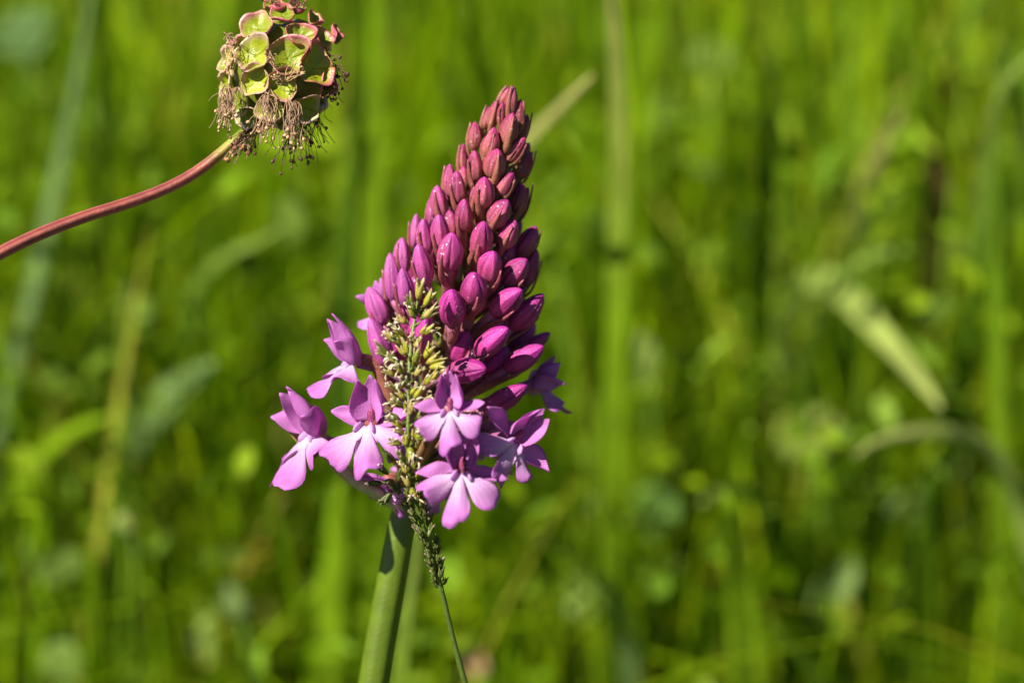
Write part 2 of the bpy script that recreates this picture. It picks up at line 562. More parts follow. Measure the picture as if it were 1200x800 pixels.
BG = [
    ("tall pale grass blade rising to the top edge right of the orchid tip", [(712, -60), (722, 60), (727, 200), (724, 330), (722, 470), (720, 560)], -10, 26, (0.36, 0.36, 0.10), YG),
    ("short straw coloured blade tip slanting beside the orchid's top buds", [(695, 88), (660, 122), (625, 158), (580, 205), (545, 300)], -8.5, 24, STRAW, YG),
    ("bright yellow-green upright blade between the burnet head and the orchid", [(446, -40), (444, 60), (440, 180), (436, 300), (432, 420), (428, 520)], -12, 30, YG, YG),
    ("darker green upright blade just left of the bright one by the orchid", [(410, 140), (408, 260), (404, 360), (400, 480), (398, 560)], -13, 30, MID, DEEP),
    ("grey-green blade curving down the left edge behind the burnet stem", [(112, -40), (92, 90), (70, 200), (45, 320), (18, 430), (0, 500)], -13, 20, GREY, GREY),
    ("upright yellow-green blade along the right edge", [(1166, 150), (1168, 280), (1170, 420), (1173, 560), (1176, 700), (1178, 830)], -12, 22, MID, (0.18, 0.30, 0.01)),
    ("broad pale blade slanting down to the right at right centre", [(1102, 478), (1080, 447), (1045, 405), (1010, 365), (975, 333), (948, 330), (930, 370), (925, 430)], (-21, -12.5), 34, (0.34, 0.38, 0.10), PALE),
    ("pale bent blade arching over at the right below the slanting blade", [(1000, 535), (1030, 515), (1075, 506), (1125, 508), (1165, 530), (1195, 590), (1210, 660)], -10.5, 20, (0.42, 0.44, 0.14), PALE),
    ("broad upright green blade at the lower edge right of centre", [(850, 575), (862, 640), (872, 710), (880, 800), (885, 860)], -10, 46, YG, YG),
    ("faint thin blade arching above the broad slanting blade at right", [(1068, 292), (1035, 296), (1000, 312), (975, 335), (955, 380), (945, 450)], -13, 18, PALE, MID),
    ("pale streaked blade at the upper right corner", [(1212, 60), (1185, 90), (1168, 120), (1158, 175), (1150, 260)], -10, 24, PALE, MID),
    ("second pale blade crossing the upper right corner", [(1170, 40), (1182, 80), (1196, 130), (1210, 200), (1220, 280)], -10.5, 20, PALE, MID),
    ("straw coloured slanting blade left of the brown stalk at upper right", [(1058, 130), (1040, 165), (1022, 205), (1008, 250), (1000, 330)], -14, 24, STRAW, MID),
    ("brown dry stalk in the upper right background", [(1112, 70), (1110, 110), (1106, 160), (1100, 240), (1098, 320)], -15, 30, BROWN, BROWN),
    ("pale leaf edge curving down in the lower right background", [(905, 722), (922, 745), (945, 775), (965, 810)], -9, 18, PALE, PALE),
    ("thin pale blade curving right of the lower orchid flowers", [(622, 628), (655, 640), (690, 668), (718, 700), (735, 750), (742, 820)], -12, 20, PALE, GREY),
    ("pale green leaf strip showing behind the orchid stem", [(492, 620), (486, 670), (478, 720), (470, 780), (465, 840)], -7, 22, PALE, YG),
    ("yellow-green blade slanting up to the right at the left edge", [(135, 486), (85, 505), (45, 540), (10, 585), (-30, 640)], -13, 26, YG, YG),
    ("upright dull green blade at the left below the burnet stem", [(150, 330), (148, 430), (142, 520), (138, 600), (135, 700)], -14, 26, (0.16, 0.2, 0.04), MID),
    ("grey-green leaf patch at left centre behind the meadow grass", [(250, 425), (225, 445), (195, 470), (170, 500)], -14, 54, GREY, GREY),
    ("dark green upright blade near the top right of the picture", [(905, 60), (903, 150), (897, 240), (890, 330), (884, 420)], -13, 24, DEEP, MID),
    ("slim upright blade halfway between the tall pale blade and right edge", [(952, 20), (956, 120), (958, 230), (955, 340)], -15, 22, MID, YG),
    ("upright blade rising through the lower right corner", [(1085, 560), (1088, 650), (1090, 740), (1092, 830)], -13, 28, MID, YG),
    ("pale green blade lying low below the right centre", [(820, 590), (850, 575), (880, 580), (905, 610), (925, 660)], -13, 26, PALE, MID),
    ("yellow-green blade at the lower left slanting towards the frame corner", [(110, 640), (112, 700), (108, 770), (104, 840)], -12, 26, YG, YG),
    ("bright blade standing behind the orchid stem at lower centre", [(400, 560), (398, 640), (392, 720), (388, 800), (386, 860)], -11, 40, YG, YG),
    ("pale upright blade left of the orchid's lowest flower", [(300, 640), (296, 700), (290, 760), (286, 840)], -16, 26, MID, MID),
    ("thin straw blade crossing low left of the burnet stem", [(330, 268), (300, 285), (265, 300), (235, 330), (215, 390)], -13, 16, PALE, MID),
]
for lab, path, z, w, c0, c1 in BG:
    bg_blade("grass_blade", "grass blade", lab, path, z, w, c0, c1)


def bg_leaf(name, cat, label, px, py, z, rx, ry, col, nrm, stalk=True, group="blurred leaves and heads behind the orchid"):
    z *= 1.5
    c = C(px, py, z)
    k = (D - z) / D / 100
    mb = MB()
    n = (nrm + Vector((random.uniform(-.6, .6), random.uniform(-.3, .3), random.uniform(-.4, .4)))).normalized()
    a = RGT - n * RGT.dot(n); a.normalize()
    b = n.cross(a)
    an = random.uniform(-1.2, 1.2)
    a, b = a * math.cos(an) + b * math.sin(an), b * math.cos(an) - a * math.sin(an)
    mb2 = [c - b * (ry * k) + (b * (2 * ry * k)) * (i / 10) + n * (0.12 * ry * k * math.sin(math.pi * i / 10)) for i in range(11)]
    root = Vector((c.x + random.uniform(-1, 1), c.y + 0.6, 0))
    t = thing(name, root, label, cat, group)
    mb.ribbon(mb2, lambda t: rx * k * (math.sin(math.pi * (0.06 + 0.88 * t)) ** 0.6), n, lambda t, x: col, cup=0.5, thick=0.04, nv=7, wave=0.12)
    mb.build("leaf", M_LEAF, t)
    mb = MB()
    mb.tube(spline([mb2[0], (mb2[0] + root) * 0.5 + Vector((0.4, 0.2, 0)), root], 12), lambda t: 0.025 + 0.03 * t, lambda t: MID, n=6)
    mb.build("stalk", M_STALK, t)


NB = (SUN * 0.6 - FWD).normalized()
for nm, cat, lab, px, py, z, rx, ry, col in [
    ("broad_leaf", "leaf", "bright yellow-green leaf beside the arching pale blade at right", 948, 512, -13, 42, 34, (0.29, 0.36, 0.06)),
    ("round_leaf", "leaf", "small pale round leaf left of the picture below the burnet stem", 146, 612, -9.5, 12, 12, (0.30, 0.36, 0.08)),
    ("withered_leaf", "leaf", "orange-brown withered leaf low left of the orchid", 292, 652, -13, 22, 20, (0.30, 0.20, 0.008)),
    ("pink_flower_head", "flower", "small dull pink flower head at the lower edge beside the grass stem", 561, 778, -11, 15, 13, (0.42, 0.24, 0.15)),
    ("broad_leaf", "leaf", "grey-green leaf in the lower left corner", 68, 664, -11, 30, 20, (0.15, 0.23, 0.035)),
    ("broad_leaf", "leaf", "pale grey-green leaf at the very bottom left", 76, 775, -10, 26, 26, (0.16, 0.24, 0.04)),
    ("broad_leaf", "leaf", "pale leaf low between the left corner and the orchid stem", 240, 745, -11, 34, 16, (0.20, 0.27, 0.05)),
    ("broad_leaf", "leaf", "grey-green leaf left of the orchid stem near the bottom", 272, 706, -10.5, 16, 24, (0.17, 0.24, 0.06)),
    ("broad_leaf", "leaf", "bluish green leaf in the upper left corner", 30, 40, -15, 40, 34, (0.12, 0.21, 0.05)),
    ("broad_leaf", "leaf", "pale green leaf right of the tall pale blade at centre", 745, 420, -12, 34, 30, (0.20, 0.27, 0.05)),
    ("broad_leaf", "leaf", "grey-green leaf below the arching blade at lower right", 980, 690, -12, 22, 40, (0.16, 0.24, 0.05)),
    ("broad_leaf", "leaf", "pale green leaf near the lower right corner", 1060, 600, -13, 30, 18, (0.19, 0.27, 0.07)),
    ("broad_leaf", "leaf", "soft pale leaf near the top between blade and right edge", 835, 68, -14, 26, 24, (0.17, 0.26, 0.03)),
    ("broad_leaf", "leaf", "bluish leaf below the tall pale blade at centre right", 770, 600, -13, 34, 28, (0.13, 0.24, 0.04)),
    ("broad_leaf", "leaf", "pale leaf right of the grass stem low in the picture", 690, 700, -13, 28, 30, (0.18, 0.26, 0.04)),
]:
    bg_leaf(nm, cat, lab, px, py, z, rx, ry, col, NB)


# ------------------------------------------------------------------ the orchid
def az_(py):                               # depth of the spike's axis
    return -0.55 + (350 - py) / 100 * 0.10


AX = [(598, 112), (590, 150), (578, 190), (565, 230), (554, 280), (541, 340), (525, 400), (506, 470), (488, 540), (471, 615), (459, 680), (448, 740), (438, 800)]


def axis_x(py):
    for (x0, y0), (x1, y1) in zip(AX, AX[1:]):
        if py <= y1:
            return x0 + (x1 - x0) * max(0, (py - y0)) / (y1 - y0)
    return AX[-1][0]


def axis_pt(py):
    return C(axis_x(py), py, az_(py))


foot = C(438, 800, az_(800))
ORIGIN = Vector((foot.x - 2.2, foot.y + 1.5, 0))
orchid = thing("pyramidal_orchid", ORIGIN, "pink-purple orchid with a cone of buds above open three-lobed flowers", "orchid")
GST = (0.085, 0.128, 0.003)
mb = MB()
pts = [axis_pt(y) for _, y in AX] + [foot + (ORIGIN - foot) * 0.5 + Vector((-0.3, -0.2, 0)), ORIGIN + Vector((0, 0, -0.2))]
sp = spline(pts, 110)
mb.tube(sp, lambda t: ramp([(0, 0.05), (0.1, 0.10), (0.16, 0.15), (0.21, 0.178), (0.26, 0.187), (1, 0.21)], t),
        lambda t, a: lerp((0.20, 0.16, 0.02), GST, min(1, t * 5)), n=24, ribs=0.02, nrib=7)
mb.build("stem", M_STALK, orchid)
# long leaves stand at the foot
for k, (dx, dy, ln) in enumerate([(-3.4, 1.0, 11), (2.6, 2.4, 12), (0.5, -3.0, 9)]):
    mb = MB()
    mb.ribbon(spline([ORIGIN, ORIGIN + Vector((dx * 0.3, dy * 0.3, ln * 0.5)), ORIGIN + Vector((dx, dy, ln * 0.85)), ORIGIN + Vector((dx * 1.9, dy * 1.9, ln * 0.9))], 20),
              lambda t: 0.5 * (math.sin(math.pi * (0.25 + 0.74 * t)) ** 0.8), Vector((dx * -0.2, dy * -0.2, 1)).normalized(), lambda t, x: (0.08, 0.16, 0.02), cup=0.7, thick=0.05, nv=7)
    mb.build("leaf", M_LEAF, orchid)

BUDPROF = [(0, 0.22), (0.05, 0.50), (0.12, 0.74), (0.22, 0.92), (0.34, 1.0), (0.48, 1.0), (0.62, 0.93), (0.76, 0.76), (0.87, 0.56), (0.95, 0.36), (1.0, 0.14)]


def bud_cols(m, t):
    top = ramp([(0, (0.30, 0.115, 0.062)), (0.4, (0.32, 0.072, 0.080)), (0.8, (0.27, 0.026, 0.070)), (1, (0.31, 0.020, 0.13))], t)
    low = ramp([(0, (0.34, 0.042, 0.145)), (0.5, (0.37, 0.028, 0.18)), (1, (0.34, 0.020, 0.22))], t)
    return lerp(top, low, m)


def make_bud(b, tip, w, m, bract=1.0, dark=1.0, stalk_to=None, fat=None, roll=None, pale=0.0):
    """b, tip: world points of the bud's base and tip; w: full width in cm; m: 0 rosy top bud .. 1 purple lower bud."""
    ax = tip - b
    L = ax.length
    d = ax.normalized()
    ref = cv(0.05, 0.1, 1)
    sx = d.cross(ref).normalized()
    sy = sx.cross(d).normalized()
    ro = roll if roll is not None else random.uniform(-1.0, 1.0) + 0.75
    nt_, nk = 18, 54
    seams = [ro + 0.35, ro + 0.35 + 2.1, ro + 0.35 + 4.2]
    bend = random.uniform(-0.05, 0.05) * L
    hue = random.uniform(0.85, 1.15)
    mb = MB()
    rows = []
    wx = random.uniform(0.95, 1.06)
    for i in range(nt_ + 1):
        t = i / nt_
        t = t * t * (3 - 2 * t) * 0.35 + t * 0.65
        r = w / 2 * ramp(BUDPROF, t)
        c = b + ax * t + sy * (bend * math.sin(math.pi * t)) + sx * (bend * 0.5 * math.sin(math.pi * t))
        row = []
        for k in range(nk):
            th = 2 * math.pi * k / nk
            g = 0.0; ridge = 0.0
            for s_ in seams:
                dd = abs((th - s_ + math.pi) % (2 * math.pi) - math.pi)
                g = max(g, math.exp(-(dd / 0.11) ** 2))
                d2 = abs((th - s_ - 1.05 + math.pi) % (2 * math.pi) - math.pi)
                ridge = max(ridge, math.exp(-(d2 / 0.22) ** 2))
            f = min(1, t * 3) * 1.0
            rr = r * (1 - 0.15 * g * f + 0.11 * ridge * min(1, t * 1.6) + 0.018 * math.sin(7 * th + 5 * ro + 3 * t))
            cc = bud_cols(m, min(1, t + 0.15 * g))
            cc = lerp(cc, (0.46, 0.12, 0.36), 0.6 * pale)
            cc = lerp(cc, (0.36, 0.15, 0.10), 0.55 * ridge * (1 - m) * max(0, 1 - t * 0.9))
            vein = 0.06 * math.sin(th * 19 + 2 * math.sin(4 * t))
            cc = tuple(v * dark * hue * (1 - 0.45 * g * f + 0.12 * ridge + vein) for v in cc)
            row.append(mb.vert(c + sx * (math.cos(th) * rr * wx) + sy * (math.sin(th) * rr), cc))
        rows.append(row)
    for i in range(nt_):
        for k in range(nk):
            k2 = (k + 1) % nk
            mb.f.append((rows[i][k], rows[i][k2], rows[i + 1][k2], rows[i + 1][k]))
    e = mb.vert(tip + d * 0.012, tuple(v * dark for v in bud_cols(m, 1)))
    s0 = mb.vert(b - d * 0.01, bud_cols(m, 0))
    for k in range(nk):
        k2 = (k + 1) % nk
        mb.f.append((rows[-1][k], rows[-1][k2], e))
        mb.f.append((rows[0][k2], rows[0][k], s0))
    o = mb.build("bud", M_BUD, orchid)
    # ovary that carries the bud
    if stalk_to is not None:
        mid = b - d * (0.35 * (stalk_to - b).length)
        mid = mid * 0.6 + (b + stalk_to) * 0.2
        mb = MB()
        c0 = lerp((0.26, 0.16, 0.05), (0.38, 0.10, 0.20), m); c1 = (0.20, 0.17, 0.03)
        rb = w * 0.24
        mb.tube(spline([b + d * 0.04, mid, stalk_to], 10), lambda t: rb * (1 - 0.25 * t), lambda t, a: lerp(c0, c1, t), n=9, ribs=0.12, nrib=3)
        mb.build("ovary", M_BRACT, o)
        if bract > 0:
            down = (axis_pt(700) - axis_pt(200)).normalized() * 0.8 + (b - stalk_to).normalized() * 0.5
            out = down - d * down.dot(d)
            out.normalize()
            out = Matrix.Rotation(random.uniform(-0.7, 0.7), 3, d) @ out
            q0 = stalk_to * 0.45 + b * 0.55 - d * 0.02 + out * w * 0.12
            q1 = b + out * w * 0.46
            q2 = b + ax * (0.42 * bract) + out * w * 0.565
            q3 = b + ax * (0.98 * bract) + out * w * (0.34 if bract > 0.85 else 0.56)
            mb = MB()
            bw = w * 0.36
            ct, cb = lerp((0.30, 0.08, 0.075), (0.30, 0.055, 0.09), m), lerp((0.27, 0.12, 0.045), (0.25, 0.09, 0.055), m)
            mb.ribbon(spline([q0, q1, q2, q3], 14), lambda t: bw * (0.75 + 0.5 * t - 1.22 * t ** 1.6) + 0.006, out, lambda t, x: lerp(cb, ct, t), cup=-0.9, thick=0.018, nv=7, keel=-0.12)
            mb.build("bract", M_BRACT, o)
    return o


# tip x,y  base x,y  width   (photo pixels)  then: extra depth in cm, bract length
BUDS = [
    (597, 103, 586, 124, 13, -.08, 1.1), (602, 102, 597, 138, 16, .05, 1.1), (583, 118, 575, 151, 14, 0, 1.05), (589, 120, 587, 148, 12, .03, .8),
    (573, 126, 567, 153, 12, -.05, 1.1), (601, 133, 592, 173, 23, .05, 1.0), (610, 117, 606, 151, 14, 0, 1.0), (618, 135, 607, 166, 14, -.1, 1.15),
    (557, 143, 555, 178, 16, 0, 1.0), (579, 150, 571, 187, 19, .05, .9), (615, 162, 593, 191, 18, 0, .9), (543, 169, 542, 201, 14, -.1, 1.0),
    (556, 177, 558, 214, 19, .0, .8), (583, 175, 578, 210, 25, .05, .95), (622, 179, 608, 211, 15, -.1, 1.15), (527, 193, 528, 232, 17, -.08, 1.0),
    (535, 201, 538, 239, 20, .0, .7), (568, 208, 566, 244, 25, .05, .8), (601, 203, 584, 230, 21, .0, .9), (613, 216, 602, 249, 17, -.1, 1.0),
    (619, 220, 609, 252, 13, -.2, 1.2), (512, 218, 519, 258, 20, -.05, .9), (505, 232, 503, 267, 13, -.25, .9), (544, 234, 543, 273, 21, .0, .6),
    (595, 235, 577, 266, 25, .05, .8), (514, 252, 518, 293, 22, .0, .6), (567, 260, 562, 299, 27, .05, .5), (604, 259, 588, 291, 23, .0, .9),
    (628, 266, 608, 301, 23, -.15, 1.0), (488, 251, 485, 292, 15, -.2, .8), (496, 257, 501, 299, 19, .0, .8), (471, 279, 473, 321, 20, -.1, .9),
    (490, 287, 501, 333, 22, .0, .7), (530, 273, 524, 317, 30, .08, .55), (556, 320, 553, 355, 31, .12, .5), (578, 295, 572, 330, 29, .08, .6),
    (617, 304, 592, 335, 28, .0, .6), (629, 293, 617, 337, 16, -.2, .8), (457, 297, 461, 354, 18, -.1, .7), (471, 315, 477, 361, 21, .0, .7),
    (432, 337, 450, 382, 25, -.05, .5), (434, 374, 454, 430, 25, .0, 0), (529, 340, 531, 381, 29, .1, .6), (611, 340, 577, 369, 27, .05, .6),
    (636, 345, 598, 385, 27, -.15, .6), (595, 385, 558, 415, 28, .1, .4), (636, 406, 592, 435, 26, .0, .5), (644, 390, 600, 421, 20, -.3, .6),
    (569, 432, 525, 437, 29, .15, 0), (617, 452, 567, 481, 26, .08, .3), (500, 368, 496, 410, 20, -.1, .6),
]


def radius_at(py):
    return ramp([(100, 0.10), (150, 0.30), (200, 0.48), (250, 0.66), (300, 0.82), (350, 0.98), (420, 1.10), (500, 1.2), (620, 1.0)], py)


for tx, ty, bx, by, w, ez, br in BUDS:
    cx, cy = (tx + bx) / 2, (ty + by) / 2
    R = radius_at(cy)
    o_ = max(-0.97, min(0.97, (cx - axis_x(cy)) / 100 / R))
    co = math.sqrt(1 - o_ * o_)
    zc = az_(cy) + R * co * 0.92 + ez
    m = max(0.0, min(1.0, (cy - 190 + max(0, axis_x(cy) - cx) * 0.6) / 190))
    beta = co * math.radians(12 + 26 * min(1, max(0, (cy - 120) / 230)))
    ap = math.hypot(tx - bx, ty - by) / 100
    dz = ap * math.tan(beta)
    tip, b = C(tx, ty, zc + dz / 2), C(bx, by, zc - dz / 2)
    att_y = min(by + 18 + 40 * R, 600)
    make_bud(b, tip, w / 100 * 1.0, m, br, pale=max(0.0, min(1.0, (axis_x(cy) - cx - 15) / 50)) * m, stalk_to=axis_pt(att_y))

# buds on the far side, so that the cone is round
ga = 2.39996
for k in range(46):
    py = 128 + 300 * (k / 46) ** 0.85
    phi = k * ga
    sx_, cz_ = math.sin(phi), math.cos(phi)
    front = cz_ > -0.15
    if front and py < 170:
        continue
    R = radius_at(py) * (0.60 if front else 0.82)
    c = C(axis_x(py) + sx_ * R * 100, py, az_(py) + cz_ * R)
    m = max(0, min(1, (py - 215) / 150))
    outd = cv(sx_, 0, cz_)
    upd = cv(0.22, 1, 0.05)
    tl = 0.25 + 0.5 * m
    d = (upd + outd * tl).normalized()
    ln = 0.30 + 0.14 * m
    make_bud(c - d * ln / 2, c + d * ln / 2, 0.17 + 0.11 * m, m, 0.8, stalk_to=axis_pt(py + 30 + 40 * R))

# ---- open flowers
LIPC = (0.78, 0.60, 0.76); LIPE = (0.58, 0.195, 0.54); HOOD = (0.60, 0.20, 0.54); SEP = (0.62, 0.23, 0.57)


def make_flower(throat, face, up, s=1.0, lat=(0.95, 0.35, 0.2), tone=1.0, ovary=None, ovary_col=((0.28, 0.10, 0.08), (0.20, 0.15, 0.04)), ovary_r=0.075,
                hood_open=0.5, lip_drop=0.9, lobe_len=(0.44, 0.56, 0.44), lip_roll=0.0, bract=None, spur=True, hood_len=0.46, notch=0.20, hf=0.0, sep=(0.45, 0.14)):
    Y = face.normalized()
    X = Y.cross(up).normalized()
    Z = X.cross(Y).normalized()

    def T(p):
        return throat + (X * p[0] + Y * p[1] + Z * p[2]) * s

    def dv(p):
        return (X * p[0] + Y * p[1] + Z * p[2]).normalized()

    def tn(c):
        return tuple(v * tone for v in c)

    # the column in the throat is the flower's own mesh
    mb = MB()
    mb.ellipsoid(T((0, -0.045, 0.075)), (dv((1, 0, 0)) * 0.042 * s, dv((0, 1, 0.2)) * 0.04 * s, dv((0, 0.25, 1)) * 0.085 * s), n=16, m=12,
                 col=lambda t: ramp([(0, (0.30, 0.05, 0.20)), (0.35, (0.17, 0.015, 0.06)), (0.6, (0.24, 0.04, 0.10)), (1, (0.42, 0.16, 0.32))], t), bumpy=0.05)
    fl = mb.build("flower", M_BUD, orchid)

    # lip: one sheet with three lobes
    half = [(-1.52, -0.53, lobe_len[0]), (-0.39, 0.39, lobe_len[1]), (0.53, 1.52, lobe_len[2])]
    angs, rads = [], []
    jag = random.uniform(0, 6)
    for i, (a0, a1, Rl) in enumerate(half):
        for k in range(21):
            q = -math.cos(math.pi * k / 20)
            a = (a0 + a1) / 2 + (a1 - a0) / 2 * q
            rn = notch if not ((i == 0 and q < 0) or (i == 2 and q > 0)) else 0.12
            qq = q * 0.9 + 0.1 * math.sin(jag + i) * (1 - q * q)
            rr = rn + (Rl - rn) * max(0.0, 1 - abs(q) ** 4.2) ** 0.5 * (1 - 0.06 * math.cos(2.2 * qq + i))
            rr *= 1 + (0.04 * math.sin(jag + 11 * a) + 0.02 * math.sin(2 * jag + 29 * a) + random.uniform(-0.018, 0.018)) * (1 - q * q)
            angs.append(a); rads.append(rr)
    nr = 11
    ca, sa = math.cos(lip_drop), math.sin(lip_drop)
    top, bot, cols = [], [], []
    for a, rr in zip(angs, rads):
        rt, rb, rc = [], [], []
        aa = a * (0.92) + lip_roll
        for j in range(nr):
            f = j / (nr - 1)
            r = 0.02 + (rr - 0.02) * f
            lx, ly = r * math.sin(aa), r * math.cos(aa)
            # curve out of the plane: convex, side lobes swept a little back, rims rolled
            h = -0.20 * r * r - 0.20 * lx * lx * (1 + 0.5 * math.sin(jag)) + 0.03 * math.cos(a * 6) * f + 0.07 * math.sin(jag + 5 * aa + 7 * r) * f * f
            p0 = Vector((lx, ca * ly + sa * h + 0.03, -sa * ly + ca * h - 0.01))
            nn = Vector((0, sa, ca))
            th = 0.016 * (1 - 0.8 * f ** 4)
            rt.append(T(p0 + nn * th * 0.5)); rb.append(T(p0 - nn * th * 0.5))
            k = min(1, max(0, (r - 0.10) / 0.34))
            c = lerp(LIPC, LIPE, k ** 0.8)
            c = lerp(c, (0.44, 0.10, 0.46), max(0, f - 0.88) * 5 * 0.7)
            c = tuple(v * (1 + 0.07 * math.sin(aa * 34 + 2 * math.sin(9 * r)) * min(1, f * 2)) for v in c)
            rc.append(tn(c))
        top.append(rt); bot.append(rb); cols.append(rc)
    mb = MB()
    mb.sheet(top, bot, cols)
    lip = mb.build("lip", M_PETAL, fl)
    for sg in (-1, 1):                      # the two raised guides at the lip's base
        mb = MB()
        mb.ellipsoid(T((sg * 0.075, 0.075, -0.035)), (dv((1, 0, sg * 0.3)) * 0.022 * s, dv((sg * 0.5, ca, -sa)) * 0.065 * s, dv((0, sa, ca)) * 0.045 * s), n=10, m=7,
                     col=lambda t: tn((0.62, 0.38, 0.64)))
        mb.build("lip_ridge", M_PETAL, lip)

    def petal(name, base, d0, d1, n, ln, hw, cup, col, peak=0.42, wave=0.05):
        b0, b1 = dv(d0), dv(d1)
        p = T(base)
        pts = [p]
        for i in range(11):
            t = (i + 0.5) / 11
            p = p + (b0 * (1 - t) + b1 * t).normalized() * (ln * s / 11)
            pts.append(p)
        mb = MB()
        e = math.log(0.5) / math.log(peak)

        def wd(t):
            return hw * s * max(0.06, (math.sin(math.pi * min(0.985, 0.10 + 0.90 * t) ** e)) ** 0.8)
        mb.ribbon(pts, wd, dv(n), lambda t, x: tn(lerp(lerp(col, (0.62, 0.28, 0.58), 0.35 * (1 - t)), (0.38, 0.04, 0.36), 0.5 * max(0, abs(x) - 0.75) * 4 * (t > 0.2))),
                  cup=cup, thick=0.015, nv=11, wave=wave)
        mb.build(name, M_PETAL, fl)

    j = lambda a: random.uniform(-a, a)
    # hood: dorsal sepal behind, two petals at its sides
    petal("sepal", (0, -0.07, 0.04), (j(.08), -0.1 + hf, 1), (j(.1), 0.75 + hf, 0.75), (0, 1, 0.0), hood_len, 0.145, 1.0, HOOD, wave=0.08)
    for sg in (-1, 1):
        petal("petal", (sg * 0.075, -0.03, 0.03), (sg * hood_open * 0.7, 0.1 + hf, 1), (-sg * 0.35, 0.65 + hf, 0.8 + j(.15)), (-sg * 0.75, 0.7, 0.0), hood_len * 0.92, 0.135, 0.8, HOOD, wave=0.20)
        lx, ly, lz = lat
        petal("sepal", (sg * 0.07, -0.06, 0.0), (sg * lx, ly * 0.4, lz + j(.1)), (sg * lx, ly + 0.15 + j(.1), lz * 0.7 + j(.15)), (-sg * 0.15, 0.75, 0.55), sep[0], sep[1], 0.85, SEP, peak=0.5, wave=0.26)
    if spur:
        mb = MB()
        mb.tube(spline([T((0, -0.02, -0.03)), T((0, -0.2, -0.08)), T((0.03, -0.42, -0.16)), T((0.06, -0.66, -0.3))], 14), lambda t: 0.032 * s * (1 - 0.3 * t), lambda t: tn((0.50, 0.22, 0.46)), n=8)
        mb.build("spur", M_PETAL, fl)
    if ovary is not None:
        mb = MB()
        p0 = T((0, -0.04, 0.03))
        path = [p0] + ovary
        mb.tube(spline(path, 18), lambda t: ovary_r * (0.75 + 0.5 * math.sin(math.pi * min(1, 0.15 + t * 0.8))), lambda t, a: lerp(ovary_col[0], ovary_col[1], t), n=12, ribs=0.10, nrib=3)
        mb.build("ovary", M_BRACT, fl)
    if bract:
        mb = MB()
        mb.ribbon(spline(bract[0], 14), lambda t: bract[1] * (0.9 + 0.3 * t - 1.15 * t ** 2) + 0.006, bract[2], lambda t, x: lerp((0.22, 0.17, 0.05), bract[3], t), cup=0.7, thick=0.018, nv=7)
        mb.build("bract", M_BRACT, fl)
    return fl


RB = ((0.30, 0.09, 0.07), (0.24, 0.14, 0.05))
# left, upper: seen from its side
make_flower(C(416, 424, 0.05), cv(-0.95, 0.0, 0.25), cv(-0.05, 1, 0.1), 1.12, lat=(0.35, 0.95, 0.42), hood_open=0.3, lip_drop=0.55, hf=0.35,
            ovary=[C(436, 424, 0.0), C(452, 452, -0.1), C(470, 490, -0.25), axis_pt(525)], ovary_col=RB, ovary_r=0.07, hood_len=0.58,
            bract=([C(475, 500, 0.0), C(440, 468, 0.15), C(420, 450, 0.2), C(404, 438, 0.25)], 0.05, cv(0, 0.5, 1), (0.40, 0.16, 0.12)))
# left, lower: facing left
make_flower(C(370, 507, 0.05), cv(-0.84, 0.0, 0.50), cv(-0.05, 1, 0.0), 1.33, lat=(0.40, 0.9, 0.35), hood_open=0.4, lip_drop=0.85, lip_roll=-0.1, hf=0.6,
            ovary=[C(385, 530, -0.05), C(412, 560, -0.1), C(440, 576, -0.15), axis_pt(602)], ovary_col=((0.34, 0.28, 0.12), (0.72, 0.66, 0.40)), ovary_r=0.065, hood_len=0.52, lobe_len=(0.50, 0.62, 0.50),
            bract=([C(372, 535, -0.3), C(345, 510, -0.3), C(332, 488, -0.3), C(334, 470, -0.25)], 0.045, cv(0.6, 0, 1), (0.30, 0.26, 0.05)))
# left of the grass spike, facing the viewer's left
make_flower(C(432, 497, 0.75), cv(-0.38, 0.12, 0.92), cv(0.02, 1, 0.0), 1.22, lat=(0.85, 0.10, 0.35), sep=(0.36, 0.12), hood_open=0.55, lip_drop=1.05, lip_roll=-0.28, lobe_len=(0.50, 0.58, 0.50),
            ovary=[C(446, 500, 0.45), C(458, 520, 0.2), axis_pt(560)], ovary_col=RB)
# right of the grass spike, facing the viewer
make_flower(C(527, 481, 1.42), cv(-0.05, 0.14, 0.98), cv(-0.02, 1, 0), 0.96, lat=(0.90, 0.10, 0.30), sep=(0.36, 0.11), hood_open=0.5, lip_drop=1.05, lip_roll=-0.05,
            ovary=[C(522, 486, 1.0), C(510, 505, 0.2), axis_pt(545)], ovary_col=RB)
# lowest front flower
make_flower(C(541, 553, 1.35), cv(0.02, 0.06, 0.98), cv(0.10, 1, 0), 1.12, lat=(0.92, 0.05, -0.12), sep=(0.40, 0.11), hood_open=0.6, lip_drop=1.1, lip_roll=0.02, lobe_len=(0.48, 0.56, 0.46), notch=0.18,
            ovary=[C(532, 556, 0.95), C(510, 570, 0.1), axis_pt(590)], ovary_col=RB)
# right flower, rolled over
make_flower(C(603, 517, 1.05), cv(0.38, -0.08, 0.90), cv(0.78, 0.60, 0.25), 1.08, lat=(0.95, 0.30, 0.0), hood_open=0.45, lip_drop=1.15, lip_roll=-0.18, lobe_len=(0.44, 0.54, 0.46),
            ovary=[C(588, 515, 0.65), C(545, 530, 0.0), axis_pt(565)], ovary_col=((0.36, 0.07, 0.24), (0.24, 0.14, 0.05)))
# right, behind the lowest buds
make_flower(C(628, 452, -0.6), cv(0.90, -0.10, -0.35), cv(0.1, 1, 0.2), 0.95, lat=(0.5, 0.8, 0.2), lip_drop=0.4, hf=0.4,
            ovary=[C(605, 458, -0.55), C(560, 480, -0.5), axis_pt(520)], ovary_col=((0.36, 0.07, 0.24), (0.24, 0.14, 0.05)))
